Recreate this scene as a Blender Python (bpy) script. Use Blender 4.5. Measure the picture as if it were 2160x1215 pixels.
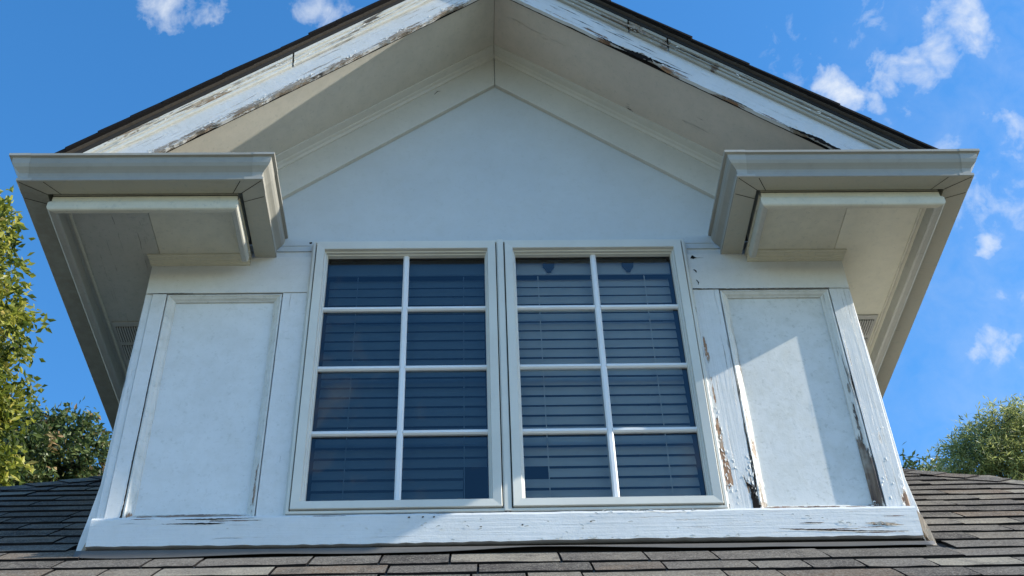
import bpy, math, random
from mathutils import Vector, Matrix
random.seed(7)
for o in list(bpy.data.objects): bpy.data.objects.remove(o)
S = bpy.context.scene; COL = S.collection
# ------------------------------------------------------------------ camera
FPX = 2605.66
cam = bpy.data.objects.new('camera', bpy.data.cameras.new('camera')); COL.objects.link(cam)
r = Vector((0.99938455, -0.01991203, -0.02887972)); u = Vector((0.00841252, -0.66320955, 0.74838648)); f = Vector((0.0340552, 0.74816883, 0.66263386))
cam.matrix_world = Matrix(((r.x, u.x, -f.x, -0.13248), (r.y, u.y, -f.y, -3.94231), (r.z, u.z, -f.z, -2.72796), (0, 0, 0, 1)))
cam.data.sensor_width = 36; cam.data.lens = FPX / 2160 * 36; cam.data.clip_start = .05; cam.data.clip_end = 2000
S.camera = cam
# ------------------------------------------------------------------ light
SUN_DIR = Vector((1.0, -0.17, 0.60)).normalized()          # towards the sun
elev = math.asin(SUN_DIR.z)
sun = bpy.data.objects.new('sun', bpy.data.lights.new('sun', 'SUN')); COL.objects.link(sun)
sun.data.energy = 4.6; sun.data.angle = math.radians(.55); sun.data.color = (1.0, .93, .80)
sun.rotation_euler = (-SUN_DIR).to_track_quat('-Z', 'Y').to_euler()
W = bpy.data.worlds.new('World'); S.world = W; W.use_nodes = True
nt = W.node_tree; nt.nodes.clear(); N = nt.nodes; LK = nt.links
def wn(t, **k):
    n = N.new(t)
    for a, b in k.items(): setattr(n, a, b)
    return n
sky = wn('ShaderNodeTexSky', sky_type='NISHITA', sun_disc=False, sun_elevation=elev,
         sun_rotation=math.atan2(SUN_DIR.x, SUN_DIR.y), altitude=100, air_density=1.0, dust_density=.35, ozone_density=2.2)
hsv = wn('ShaderNodeHueSaturation'); hsv.inputs['Saturation'].default_value = 1.31; hsv.inputs['Value'].default_value = 1.18
LK.new(sky.outputs[0], hsv.inputs['Color'])
geo = wn('ShaderNodeNewGeometry')
def wm(op, a, b=None, c=None):
    n = wn('ShaderNodeMath', operation=op)
    for i, v in enumerate((a, b, c)):
        if v is None: continue
        if isinstance(v, (int, float)): n.inputs[i].default_value = v
        else: LK.new(v, n.inputs[i])
    return n.outputs[0]
tc = wn('ShaderNodeTexCoord')
# the sky's clouds: wisps whose density varies with direction; denser towards the sun side, thin elsewhere
mp = wn('ShaderNodeMapping'); mp.inputs['Rotation'].default_value = (.3, .5, .2); mp.inputs['Scale'].default_value = (1, 1, 1.0)
LK.new(tc.outputs['Generated'], mp.inputs[0])
nz = wn('ShaderNodeTexNoise'); nz.inputs['Scale'].default_value = 13; nz.inputs['Detail'].default_value = 9; nz.inputs['Roughness'].default_value = .62; nz.inputs['Distortion'].default_value = .35
LK.new(mp.outputs[0], nz.inputs[0])
nf = wn('ShaderNodeTexNoise'); nf.inputs['Scale'].default_value = 42; nf.inputs['Detail'].default_value = 8; nf.inputs['Roughness'].default_value = .6; nf.inputs['Distortion'].default_value = .5
LK.new(mp.outputs[0], nf.inputs[0])
CL = []
wz = wn('ShaderNodeTexNoise'); wz.inputs['Scale'].default_value = 11; wz.inputs['Detail'].default_value = 6; wz.inputs['Roughness'].default_value = .6; LK.new(mp.outputs[0], wz.inputs[0])
w1 = wn('ShaderNodeVectorMath', operation='SUBTRACT'); LK.new(wz.outputs['Color'], w1.inputs[0]); w1.inputs[1].default_value = (.5, .5, .5)
w2 = wn('ShaderNodeVectorMath', operation='SCALE'); LK.new(w1.outputs[0], w2.inputs[0]); w2.inputs['Scale'].default_value = .085
w3 = wn('ShaderNodeVectorMath', operation='ADD'); LK.new(tc.outputs['Generated'], w3.inputs[0]); LK.new(w2.outputs[0], w3.inputs[1])
def pix(uu, vv):
    d = f * FPX + r * (uu - 1080) + u * (607.5 - vv); return d.normalized()
# cloud banks: (direction, angular radii, density) - each a place in the sky
for (uu, vv, rad, dens) in ((2040, 50, .019, 1.2), (1985, 60, .014, .9), (1975, 110, .016, 1.1), (1925, 140, .015, 1.1), (1870, 150, .016, 1.15), (1890, 190, .014, .8), (1830, 180, .013, .9), (1760, 178, .012, 1.1), (2080, 30, .012, .8),
                            (2120, 400, .050, .66), (2060, 450, .036, .62), (2150, 300, .03, .6), (2130, 255, .014, 1.0), (2065, 530, .010, 1.1), (1990, 500, .02, .4), (2110, 750, .016, .85), (2140, 800, .014, .75), (2030, 350, .02, .42),
                            (1900, 235, .028, .45), (1700, 130, .030, .40), (1640, 150, .018, .36), (1450, 10, .016, .45), (1830, 15, .018, .6), (1790, 60, .02, .42), (2140, 620, .012, .5),
                            (670, 10, .018, 1.0), (720, 25, .014, .8), (680, 45, .010, .5), (345, 12, .014, .9), (400, 12, .012, .75), (440, 15, .008, .8)):
    d = pix(uu, vv)
    vd = wn('ShaderNodeVectorMath', operation='DISTANCE'); LK.new(w3.outputs[0], vd.inputs[0]); vd.inputs[1].default_value = d
    q = wm('DIVIDE', vd.outputs['Value'], rad); q = wm('MULTIPLY', q, q); q = wm('SUBTRACT', 1.0, wm('MULTIPLY', q, .36)); q = wm('MULTIPLY', wm('MAXIMUM', q, 0.0), dens)
    CL.append(q)
acc = CL[0]
for q in CL[1:]: acc = wm('MAXIMUM', acc, q)
# elsewhere in the sky the same kind of broken wisps goes on
far = wn('ShaderNodeTexNoise'); far.inputs['Scale'].default_value = 2.6; far.inputs['Detail'].default_value = 3
LK.new(mp.outputs[0], far.inputs[0])
sepw = wn('ShaderNodeSeparateXYZ'); LK.new(tc.outputs['Generated'], sepw.inputs[0])
dcam = wn('ShaderNodeVectorMath', operation='DISTANCE'); LK.new(tc.outputs['Generated'], dcam.inputs[0]); dcam.inputs[1].default_value = f
away = wm('MINIMUM', wm('MAXIMUM', wm('MULTIPLY', wm('SUBTRACT', dcam.outputs['Value'], .6), 3.0), 0.0), 1.0)
gen = wm('MULTIPLY', wm('MULTIPLY', wm('MAXIMUM', wm('SUBTRACT', far.outputs[0], .50), 0.0), 2.8), away)
acc = wm('MAXIMUM', acc, gen)
tex = wm('ADD', wm('MULTIPLY', nz.outputs[0], .62), wm('MULTIPLY', nf.outputs[0], .38))
tex = wm('ADD', wm('MULTIPLY', wm('SUBTRACT', tex, .5), 1.7), .5)
cm = wm('SUBTRACT', wm('ADD', tex, wm('MULTIPLY', acc, .38)), .68)
cm = wm('MINIMUM', wm('MAXIMUM', wm('MULTIPLY', cm, 2.1), 0.0), .93)
cm = wm('MULTIPLY', cm, wm('MINIMUM', wm('MULTIPLY', acc, 2.2), 1.0))
# a thin veil that thickens towards the sun's side of the sky
vs = wn('ShaderNodeVectorMath', operation='DOT_PRODUCT'); LK.new(tc.outputs['Generated'], vs.inputs[0]); vs.inputs[1].default_value = Vector((.80, .45, .40)).normalized()
veil = wm('MULTIPLY', wm('MINIMUM', wm('MAXIMUM', wm('MULTIPLY', wm('SUBTRACT', vs.outputs['Value'], .78), 3.2), 0.0), 1.0), wm('MULTIPLY', wm('MAXIMUM', wm('SUBTRACT', tex, .30), 0.0), 1.25))
cm = wm('MAXIMUM', cm, veil)
cmx = wn('ShaderNodeMix', data_type='RGBA'); LK.new(cm, cmx.inputs['Factor']); LK.new(hsv.outputs[0], cmx.inputs['A']); cmx.inputs['B'].default_value = (3.5, 3.7, 3.9, 1)
bg = wn('ShaderNodeBackground'); bg.inputs['Strength'].default_value = .15; LK.new(cmx.outputs['Result'], bg.inputs[0])
wo = wn('ShaderNodeOutputWorld'); LK.new(bg.outputs[0], wo.inputs[0])
S.view_settings.view_transform = 'Standard'; S.view_settings.look = 'None'; S.view_settings.exposure = 0.79; S.view_settings.gamma = 1
S.render.engine = 'CYCLES'
# ------------------------------------------------------------------ materials
class M:
    def __init__(s, name, rough=.6, spec=.4):
        s.m = bpy.data.materials.new(name); s.m.use_nodes = True; s.t = s.m.node_tree; s.t.nodes.clear()
        s.out = s.n('ShaderNodeOutputMaterial'); s.b = s.n('ShaderNodeBsdfPrincipled'); s.l(s.b.outputs[0], s.out.inputs[0])
        s.b.inputs['Roughness'].default_value = rough; s.b.inputs['Specular IOR Level'].default_value = spec
    def n(s, t, **k):
        n = s.t.nodes.new(t)
        for a, b in k.items(): setattr(n, a, b)
        return n
    def l(s, a, b): s.t.links.new(a, b)
    def set(s, sock, v):
        if hasattr(v, 'is_output'): s.l(v, sock)
        else: sock.default_value = v
    def math(s, op, a, b=0.0, c=0.0):
        n = s.n('ShaderNodeMath', operation=op); s.set(n.inputs[0], a); s.set(n.inputs[1], b); s.set(n.inputs[2], c); return n.outputs[0]
    def mapr(s, v, a, b, c=0., d=1.):
        n = s.n('ShaderNodeMapRange'); s.set(n.inputs[0], v)
        for i, x in enumerate((a, b, c, d)): n.inputs[i + 1].default_value = x
        return n.outputs[0]
    def mix(s, fac, a, b):
        n = s.n('ShaderNodeMix', data_type='RGBA'); s.set(n.inputs['Factor'], fac); s.set(n.inputs['A'], a); s.set(n.inputs['B'], b); return n.outputs['Result']
    def pos(s, rot=0.0):
        g = s.n('ShaderNodeNewGeometry'); p = g.outputs['Position']
        if rot:
            v = s.n('ShaderNodeVectorRotate', rotation_type='Y_AXIS'); v.inputs['Angle'].default_value = rot; s.l(p, v.inputs[0]); p = v.outputs[0]
        return p
    def noise(s, p, scale, detail=5, rough=.55, dist=0., vec=(1, 1, 1)):
        mp = s.n('ShaderNodeMapping', vector_type='POINT'); mp.inputs['Scale'].default_value = vec; s.l(p, mp.inputs[0])
        n = s.n('ShaderNodeTexNoise'); n.inputs['Scale'].default_value = scale; n.inputs['Detail'].default_value = detail; n.inputs['Roughness'].default_value = rough; n.inputs['Distortion'].default_value = dist
        s.l(mp.outputs[0], n.inputs[0]); return n.outputs[0]
    def bump(s, h, dist=.002, strength=1.0):
        b = s.n('ShaderNodeBump'); b.inputs['Distance'].default_value = dist; b.inputs['Strength'].default_value = strength; s.l(h, b.inputs['Height']); s.l(b.outputs[0], s.b.inputs['Normal'])
def c4(r_, g=None, b=None):
    if g is None: g = b = r_
    return (r_, g, b, 1)
WHITE = c4(.66, .67, .66)
def paint(name, col=WHITE, axis='x', rot=0.0, wear=0.0, blobs=(), relief=.6, dirt=.25, crack=0.0, rough=.5, bare=None, tan=0.0):
    """old gloss paint on wood: grain relief, dirt, hairline cracks; bare wood where blobs / wear break through"""
    m = M(name, rough, .4); p = m.pos(rot)
    v = dict(x=(1, 8, 26), z=(26, 8, 1), y=(26, 1, 26), i=(7, 7, 4))[axis]
    v2 = dict(x=(1, 6, 12), z=(12, 6, 1), y=(12, 1, 12), i=(4, 4, 3))[axis]
    gr = m.noise(p, 3.2, 8, .62, .4, v); fl = m.noise(p, 5.0, 9, .68, .6, v2)
    fine = m.noise(p, 150, 4, .6); big = m.noise(p, 2.3, 4, .6); mid = m.noise(p, 17, 5, .65, .3)
    acc = None
    for (x, z, rx, rz, am) in blobs:
        s_ = m.n('ShaderNodeVectorMath', operation='SUBTRACT'); m.l(m.pos(0), s_.inputs[0]); s_.inputs[1].default_value = (x, 0, z)
        a = s_.outputs[0]
        if rot:
            vr = m.n('ShaderNodeVectorRotate', rotation_type='Y_AXIS'); vr.inputs['Angle'].default_value = rot; m.l(a, vr.inputs[0]); a = vr.outputs[0]
        mu = m.n('ShaderNodeVectorMath', operation='MULTIPLY'); m.l(a, mu.inputs[0]); mu.inputs[1].default_value = (1 / rx, 0, 1 / rz)
        le = m.n('ShaderNodeVectorMath', operation='LENGTH'); m.l(mu.outputs[0], le.inputs[0])
        q = m.math('MULTIPLY', m.math('SUBTRACT', 1.0, le.outputs['Value']), am)
        acc = q if acc is None else m.math('MAXIMUM', acc, q)
    v3 = dict(x=(1, 4, 7), z=(7, 4, 1), y=(7, 1, 7), i=(2, 2, 1.5))[axis]
    fr_ = m.noise(p, 26.0, 6, .75, .5, v3)
    base = m.math('ADD', m.math('MULTIPLY', m.math('SUBTRACT', fl, .5), 2.6), m.math('MULTIPLY', m.math('SUBTRACT', big, .5), 1.2))
    rough_ = m.math('ADD', m.math('MULTIPLY', m.math('SUBTRACT', fr_, .5), 3.4), m.math('MULTIPLY', m.math('SUBTRACT', fl, .5), 1.6))
    sig = m.math('ADD', base, wear - 1.0)
    if acc is not None:
        sig = m.math('MAXIMUM', sig, m.math('SUBTRACT', m.math('ADD', rough_, m.math('MULTIPLY', m.math('MAXIMUM', acc, -1.5), 1.25)), .34))
        sig = m.math('MAXIMUM', sig, m.math('ADD', m.math('MULTIPLY', base, .9), wear - 1.0))
    w = m.mapr(sig, .02, .10)
    # hairline cracks along the grain
    ck = m.mapr(m.noise(p, 2.2, 9, .7, .8, v), .66 - .07 * crack, .70 - .07 * crack) if crack > 0 else None
    dirtf = m.math('MULTIPLY', m.mapr(mid, .42, .78), dirt)
    speck = m.math('MULTIPLY', m.mapr(m.noise(p, 55, 4, .7), .56, .74), dirt * 1.2)
    lc = m.mix(m.mapr(big, .3, .7), col, tuple(c * .90 for c in col[:3]) + (1,))
    if tan: lc = m.mix(m.math('MULTIPLY', m.mapr(m.noise(p, 1.3, 3), .35, .7), tan), lc, c4(.50, .47, .36))
    lc = m.mix(dirtf, lc, c4(.40, .41, .36)); lc = m.mix(speck, lc, c4(.30, .32, .29))
    wood = bare or (c4(.42, .24, .13), c4(.11, .065, .042))
    wc = m.mix(m.mapr(gr, .35, .62), wood[1], wood[0])
    wc = m.mix(m.mapr(m.noise(p, 9, 3), .5, .62), wc, c4(.30, .27, .23))
    cc = m.mix(w, lc, wc)
    if ck is not None: cc = m.mix(m.math('MULTIPLY', ck, m.math('MINIMUM', m.math('MAXIMUM', m.mapr(big, .45, .55), .15), 1.0)), cc, c4(.12, .11, .10))
    m.l(cc, m.b.inputs['Base Color'])
    h = m.math('MULTIPLY', m.math('SUBTRACT', 1.0, w), 1.2)
    h = m.math('ADD', h, m.math('MULTIPLY', gr, relief)); h = m.math('ADD', h, m.math('MULTIPLY', fine, .25 * relief)); h = m.math('ADD', h, m.math('MULTIPLY', mid, .5 * relief))
    if ck is not None: h = m.math('SUBTRACT', h, m.math('MULTIPLY', ck, .6))
    m.bump(h, .0016 * (1 + relief), 1.0)
    m.l(m.mapr(mid, .3, .7, rough - .08, rough + .12), m.b.inputs['Roughness'])
    return m.m
A = math.atan(.8138)
P = {}
P['sheet'] = paint('gable_paint', c4(.53, .565, .575), relief=.12, dirt=.17, rough=.42)  # darkened: the weaker skylight high on the wall is put into the colour
P['board'] = paint('board_paint', relief=.22, dirt=.22, crack=.0)
P['stile'] = paint('stile_paint', c4(.70, .71, .715), 'z', relief=.25, dirt=.3, crack=.2)
P['stile_worn'] = paint('worn_stile_paint', c4(.67, .685, .69), 'z', relief=.6, dirt=.25, crack=.9, wear=-.2, blobs=(
    (.828, .0, .010, .12, 1.2), (.836, -.18, .018, .08, 1.6), (.830, -.06, .012, .14, 1.3), (.931, -.27, .014, .06, 1.0), (.905, -.24, .006, .04, .8), (.832, .43, .008, .07, 1.3), (.836, .38, .008, .04, 1.3), (.835, .2, .006, .10, .8), (1.49, -.31, .02, .06, 1.0)))
P['panel'] = paint('panel_paint', c4(.72, .74, .75), 'i', relief=.22, dirt=.24)  # lightened: the stronger skylight low on the wall is put into the colour
P['panel_worn'] = paint('worn_panel_paint', c4(.66, .675, .67), 'i', relief=.40, dirt=.42)
P['mould'] = paint('moulding_paint', c4(.66, .665, .64), 'z', relief=.3, dirt=.5, crack=.6, wear=-.25, blobs=((-1.15, -.335, .25, .012, 1.3), (-.94, -.22, .01, .14, .5), (-1.38, -.33, .02, .03, 1.1)))
P['mould_worn'] = paint('worn_moulding_paint', c4(.70, .70, .67), 'z', relief=.8, dirt=.3, crack=1.3, wear=-.5, bare=(c4(.22, .15, .10), c4(.055, .035, .028)), blobs=(
    (1.385, -.21, .032, .16, 1.9), (1.378, -.08, .016, .10, 1.3), (1.385, .22, .006, .03, 1.3), (1.384, .06, .007, .10, .9), (1.08, -.335, .13, .016, 1.8), (1.27, -.335, .14, .012, 1.2), (.955, -.06, .016, .06, .8), (.95, -.25, .010, .10, .7), (.952, .06, .008, .10, .4), (.965, -.315, .04, .02, 1.2)))
P['sill'] = paint('sill_paint', c4(.68, .695, .70), 'x', relief=.75, dirt=.15, crack=.2, bare=(c4(.22, .13, .10), c4(.06, .04, .035)), blobs=(
    (1.37, -.427, .05, .006, 1.5), (1.33, -.440, .07, .003, .9), (1.15, -.446, .16, .003, 1.0), (1.34, -.462, .12, .003, 1.0), (1.12, -.419, .05, .003, .8), (1.42, -.395, .06, .003, .8), (-1.18, -.384, .08, .003, 1.0), (-1.0, -.374, .14, .003, .9), (-.66, -.358, .10, .003, .9), (-1.32, -.362, .05, .003, .9)))
def rakeb(sgn, pts):
    return pts
P['fasc_l'] = paint('left_fascia_paint', c4(.66, .675, .69), 'x', rot=A, relief=.7, dirt=.3, crack=1.2, wear=-.2, bare=(c4(.38, .30, .22), c4(.13, .10, .075)), blobs=tuple(
    (-x, 2.352 - .8138 * x, 17/100, .020, .72) for x in (1.42, 1.28, 1.10, .92, .70, .44, .22)))
P['fasc_r'] = paint('right_fascia_paint', c4(.64, .665, .69), 'x', rot=-A, relief=.5, dirt=.2, crack=.9, blobs=(
    (.53, 1.905, .10, .014, 1.2), (.66, 1.80, .14, .022, 1.7), (.80, 1.70, .10, .010, 1.3), (.45, 2.0, .10, .008, .7), (1.02, 1.51, .10, .007, .9), (1.34, 1.25, .12, .012, 1.5), (.30, 2.12, .1, .008, .5), (1.20, 1.37, .08, .005, .6)))
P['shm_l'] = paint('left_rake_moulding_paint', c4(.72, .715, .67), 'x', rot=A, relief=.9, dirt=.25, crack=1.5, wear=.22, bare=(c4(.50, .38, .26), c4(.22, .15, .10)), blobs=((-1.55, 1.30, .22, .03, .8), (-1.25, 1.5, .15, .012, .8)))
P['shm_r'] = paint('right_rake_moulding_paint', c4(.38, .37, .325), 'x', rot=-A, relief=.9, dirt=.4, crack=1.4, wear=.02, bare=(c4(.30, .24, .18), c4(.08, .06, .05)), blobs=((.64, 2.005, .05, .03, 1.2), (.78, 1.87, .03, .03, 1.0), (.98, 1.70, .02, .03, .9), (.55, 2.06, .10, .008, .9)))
P['soff_l'] = paint('soffit_paint', c4(.60, .57, .50), 'x', rot=A, relief=.35, dirt=.35, crack=.35)  # warm bounce from below is mixed into the soffit and frieze colours
P['soff_r'] = paint('soffit_paint_right', c4(.62, .56, .50), 'x', rot=-A, relief=.45, dirt=.3, crack=.55)
P['frieze'] = paint('frieze_paint', c4(.59, .58, .53), relief=.12, dirt=.22)
P['bed'] = paint('bed_moulding_paint', c4(.62, .59, .47), relief=.1, dirt=.35)
P['eave'] = paint('eave_soffit_paint', c4(.64, .61, .50), relief=.12, dirt=.35)  # less blue: the warm bounce under the eaves is put into the colour
P['mould_h'] = paint('moulding_h_paint', c4(.64, .645, .62), 'x', relief=.3, dirt=.5, crack=.6, blobs=((-1.15, -.325, .22, .014, 1.6), (-1.32, -.325, .06, .012, 1.0)), bare=(c4(.30, .22, .17), c4(.09, .06, .05)))
P['mould_hw'] = paint('worn_moulding_h_paint', c4(.70, .70, .67), 'x', relief=.8, dirt=.3, crack=1.0, bare=(c4(.20, .12, .09), c4(.05, .03, .025)), blobs=((1.03, -.33, .09, .016, 1.9), (1.15, -.325, .14, .010, 1.2), (1.30, -.33, .08, .010, .8), (1.37, -.32, .03, .02, 1.2)))
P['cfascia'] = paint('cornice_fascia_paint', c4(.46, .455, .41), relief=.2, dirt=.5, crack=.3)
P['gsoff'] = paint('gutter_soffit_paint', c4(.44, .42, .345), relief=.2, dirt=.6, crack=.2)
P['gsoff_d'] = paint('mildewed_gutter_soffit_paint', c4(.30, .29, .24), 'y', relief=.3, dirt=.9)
P['eave_r'] = paint('right_eave_bounce_paint', c4(.76, .73, .60), 'y', relief=.12, dirt=.2)  # lightened cream: bounce off the sunlit right roof is put into the colour
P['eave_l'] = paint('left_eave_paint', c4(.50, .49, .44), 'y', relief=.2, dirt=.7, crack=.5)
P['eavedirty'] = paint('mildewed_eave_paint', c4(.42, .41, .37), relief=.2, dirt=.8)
def plain(name, col, rough=.5, spec=.4, metal=0., relief=.1, dirt=.2, sc=30):
    m = M(name, rough, spec); p = m.pos(); m.b.inputs['Metallic'].default_value = metal
    a = m.noise(p, sc, 5, .65, .3); b = m.noise(p, 2.5, 3)
    c = m.mix(m.mapr(b, .3, .7), col, tuple(x * .88 for x in col[:3]) + (1,)); c = m.mix(m.math('MULTIPLY', m.mapr(a, .5, .75), dirt), c, tuple(x * .55 for x in col[:3]) + (1,))
    m.l(c, m.b.inputs['Base Color'])
    if relief: m.bump(a, .001, relief)
    return m.m
P['gutter'] = plain('gutter_enamel', c4(.32, .312, .275), .38, .3, 0, .05, .22, 22)
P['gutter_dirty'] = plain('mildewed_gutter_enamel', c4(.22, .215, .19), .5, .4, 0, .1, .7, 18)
P['strap'] = plain('gutter_corner_enamel', c4(.36, .35, .31), .38, .5, 0, .06, .3, 30)
P['vinyl'] = plain('vinyl_window_frame', c4(.66, .655, .60), .4, .4, 0, .05, .12, 18)
P['muntin'] = plain('white_muntin', c4(.78, .80, .82), .35, .5, 0, .0, .05)
P['gasket'] = plain('black_gasket', c4(.02), .7, .2, 0, 0, 0)
P['caulk'] = plain('caulk', c4(.60, .62, .60), .6, .3, 0, .4, .3, 60)
P['dark'] = plain('dark_cavity', c4(.015, .013, .012), .95, .1, 0, 0, 0)  # near-black that stands in for the shade inside gaps, slots and splits
P['flash'] = plain('flashing_metal', c4(.115, .108, .10), .5, .4, .0, .15, .4, 14)
P['blind'] = plain('blind_vinyl', c4(.62, .64, .66), .5, .35, 0, 0, .05)
P['cord'] = plain('blind_cord', c4(.7), .8, .2, 0, 0, 0)
P['bracket'] = plain('dark_bracket', c4(.04, .045, .06), .5)
P['room'] = plain('room_paint', c4(.16, .17, .19), .9, .1, 0, 0, 0)
P['wall'] = plain('house_siding', c4(.5, .5, .47), .7)
P['vent'] = plain('vent_grille', c4(.5, .49, .45), .6)
P['wood'] = paint('rotten_wood', c4(.30, .22, .15), 'z', relief=1., dirt=.4, crack=1.4, wear=.2)
P['deck'] = plain('roof_underlay', c4(.03, .03, .032), .9)
# glass: a pane that mirrors the sky and lets the blind show
g = M('window_glass'); g.b.inputs['Base Color'].default_value = c4(.9, .95, 1); g.b.inputs['Roughness'].default_value = 0.0
g.b.inputs['Transmission Weight'].default_value = 1.0; g.b.inputs['IOR'].default_value = 1.5
gt = g.n('ShaderNodeBsdfTransparent'); gt.inputs[0].default_value = c4(.74, .77, .75); gg = g.n('ShaderNodeBsdfGlossy'); gg.inputs['Roughness'].default_value = .01; gg.inputs['Color'].default_value = c4(.9, .95, 1)
fr = g.n('ShaderNodeFresnel'); fr.inputs['IOR'].default_value = 1.68
gp = g.noise(g.pos(), 3.0, 2); gb = g.n('ShaderNodeBump'); gb.inputs['Distance'].default_value = .004; gb.inputs['Strength'].default_value = .25; g.l(gp, gb.inputs['Height']); g.l(gb.outputs[0], gg.inputs['Normal'])
mx = g.n('ShaderNodeMixShader'); g.l(fr.outputs[0], mx.inputs[0]); g.l(gt.outputs[0], mx.inputs[1]); g.l(gg.outputs[0], mx.inputs[2]); g.l(mx.outputs[0], g.out.inputs[0])
P['glass'] = g.m
gm2 = g.m.copy(); gm2.name = 'window_glass_dark_tint'; [setattr(n_.inputs[0], 'default_value', c4(.34, .42, .46)) for n_ in gm2.node_tree.nodes if n_.type == 'BSDF_TRANSPARENT']; P['glass_l'] = gm2  # same glass with a deeper tint, for the left window
# asphalt shingle: granules, per-piece blend colour
def shingle_mat(name, dark=1.0):
    m = M(name, .95, .03); p = m.pos(); oi = m.n('ShaderNodeObjectInfo'); rnd = oi.outputs['Random']
    cr = m.n('ShaderNodeValToRGB'); m.l(rnd, cr.inputs[0]); e = cr.color_ramp; e.interpolation = 'LINEAR'
    stops = [(0, (.038, .035, .035)), (.12, (.068, .060, .056)), (.34, (.105, .095, .086)), (.56, (.155, .140, .124)), (.70, (.095, .087, .081)), (.80, (.155, .11, .078)), (.88, (.165, .142, .115)), (1.0, (.30, .275, .225))]
    e.elements[0].position = 0; e.elements[0].color = c4(*stops[0][1]); e.elements[1].position = 1; e.elements[1].color = c4(*stops[-1][1])
    for s_, c_ in stops[1:-1]: q = e.elements.new(s_); q.color = c4(*c_)
    big = m.noise(p, 5.5, 3, .5, .3, (1, 1.5, 1.5)); gran = m.noise(p, 135, 3, .75); g2 = m.noise(p, 75, 3, .7)
    c = m.mix(m.mapr(big, .44, .62, 0, .55), cr.outputs[0], c4(.106, .096, .087)); c = m.mix(m.math('MULTIPLY', m.mapr(m.noise(p, 4.1, 2), .60, .72), .4), c, c4(.17, .11, .075))
    c = m.mix(m.mapr(m.noise(p, 3.3, 4, .6), .52, .70, 0, .7), c, c4(.20, .183, .155)); c = m.mix(m.mapr(m.noise(p, 7.7, 3, .6), .55, .68, 0, .6), c, c4(.055, .05, .048)); c = m.mix(m.mapr(gran, .53, .70, 0, .8), c, c4(.35, .33, .29)); c = m.mix(m.mapr(gran, .47, .30, 0, .85), c, c4(.035, .033, .033)); c = m.mix(m.mapr(g2, .5, .7, 0, .35), c, c4(.06, .055, .05))
    c = m.mix(m.mapr(m.noise(p, 62, 3, .8), .50, .66, 0, .45), c, c4(.27, .25, .215)); m.l(c, m.b.inputs['Base Color']); m.bump(m.math('ADD', gran, m.math('MULTIPLY', g2, .8)), .004, .8); return m.m
P['shingle'] = shingle_mat('asphalt_shingle')
P['butt'] = plain('shingle_edge', c4(.016, .015, .016), .95, .1, 0, .3, .1, 120)
P['starter'] = plain('starter_strip', c4(.10, .09, .082), .95, .03, 0, .5, .6, 60)
P['flake'] = plain('paint_chip', c4(.70, .71, .70), .6, .3, 0, .2, .2, 60)
# ------------------------------------------------------------------ geometry helpers
GZ = -4.35
class MB:
    def __init__(s): s.v = []; s.f = []
    def add(s, vs, fs):
        k = len(s.v); s.v += [tuple(x) for x in vs]; s.f += [tuple(i + k for i in q) for q in fs]; return s
    def box(s, x0, x1, y0, y1, z0, z1):
        return s.add([(x, y, z) for x in (x0, x1) for y in (y0, y1) for z in (z0, z1)], [(0, 1, 3, 2), (4, 6, 7, 5), (0, 4, 5, 1), (2, 3, 7, 6), (0, 2, 6, 4), (1, 5, 7, 3)])
    def prism(s, pts, y0, y1):          # polygon in x,z extruded along y
        n = len(pts); v = [(x, y0, z) for x, z in pts] + [(x, y1, z) for x, z in pts]
        return s.add(v, [tuple(range(n)), tuple(range(2 * n - 1, n - 1, -1))] + [(i, i + n, (i + 1) % n + n, (i + 1) % n) for i in range(n)])
    def loft(s, rings, closed=False, cap=True):
        n = len(rings[0]); v = [p for rr in rings for p in rr]; fs = []
        for k in range(len(rings) - 1):
            for i in range(n if closed else n - 1):
                j = (i + 1) % n; fs.append((k * n + i, k * n + j, (k + 1) * n + j, (k + 1) * n + i))
        if cap and closed: fs += [tuple(range(n)), tuple(range(len(v) - 1, len(v) - n - 1, -1))]
        return s.add(v, fs)
HOUSE = bpy.data.objects.new('house', None); COL.objects.link(HOUSE); HOUSE.location = (0, 2.5, GZ); HOUSE.empty_display_size = .2
HOUSE['label'] = 'white house with a peeling gabled dormer, paired windows and grey shingle roof'; HOUSE['category'] = 'house'
def build(name, mb, mat, parent=HOUSE, bevel=0.0, smooth=False, solid=0.0, label=None, kind=None, origin=None):
    me = bpy.data.meshes.new(name)
    org = Vector(origin) if origin else Vector((0, 0, 0))
    me.from_pydata([tuple(Vector(v) - org) for v in mb.v], [], mb.f); me.update()
    import bmesh
    bm = bmesh.new(); bm.from_mesh(me)
    if not solid and name != 'pane': bmesh.ops.recalc_face_normals(bm, faces=bm.faces)
    bm.to_mesh(me); bm.free()
    for m_ in (mat if isinstance(mat, (list, tuple)) else [mat]): me.materials.append(m_)
    o = bpy.data.objects.new(name, me); COL.objects.link(o)
    if parent is not None:
        pw = world_loc(parent); o.parent = parent; o.location = org - pw
    else: o.location = org
    if solid:
        q = o.modifiers.new('s', 'SOLIDIFY'); q.thickness = solid; q.offset = 1
    if bevel:
        q = o.modifiers.new('b', 'BEVEL'); q.width = bevel; q.segments = 2; q.limit_method = 'ANGLE'; q.angle_limit = .6
    if smooth:
        for q in me.polygons: q.use_smooth = True
    if label: o['label'] = label
    if kind: o['kind'] = kind
    return o
def world_loc(o):
    l = Vector((0, 0, 0))
    while o is not None: l += o.location; o = o.parent
    return l
def jag(x0, x1, n, amp, seed):
    rr = random.Random(seed); return [x0 + (x1 - x0) * i / n for i in range(n + 1)], [rr.uniform(-amp, amp) for _ in range(n + 1)]
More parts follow.
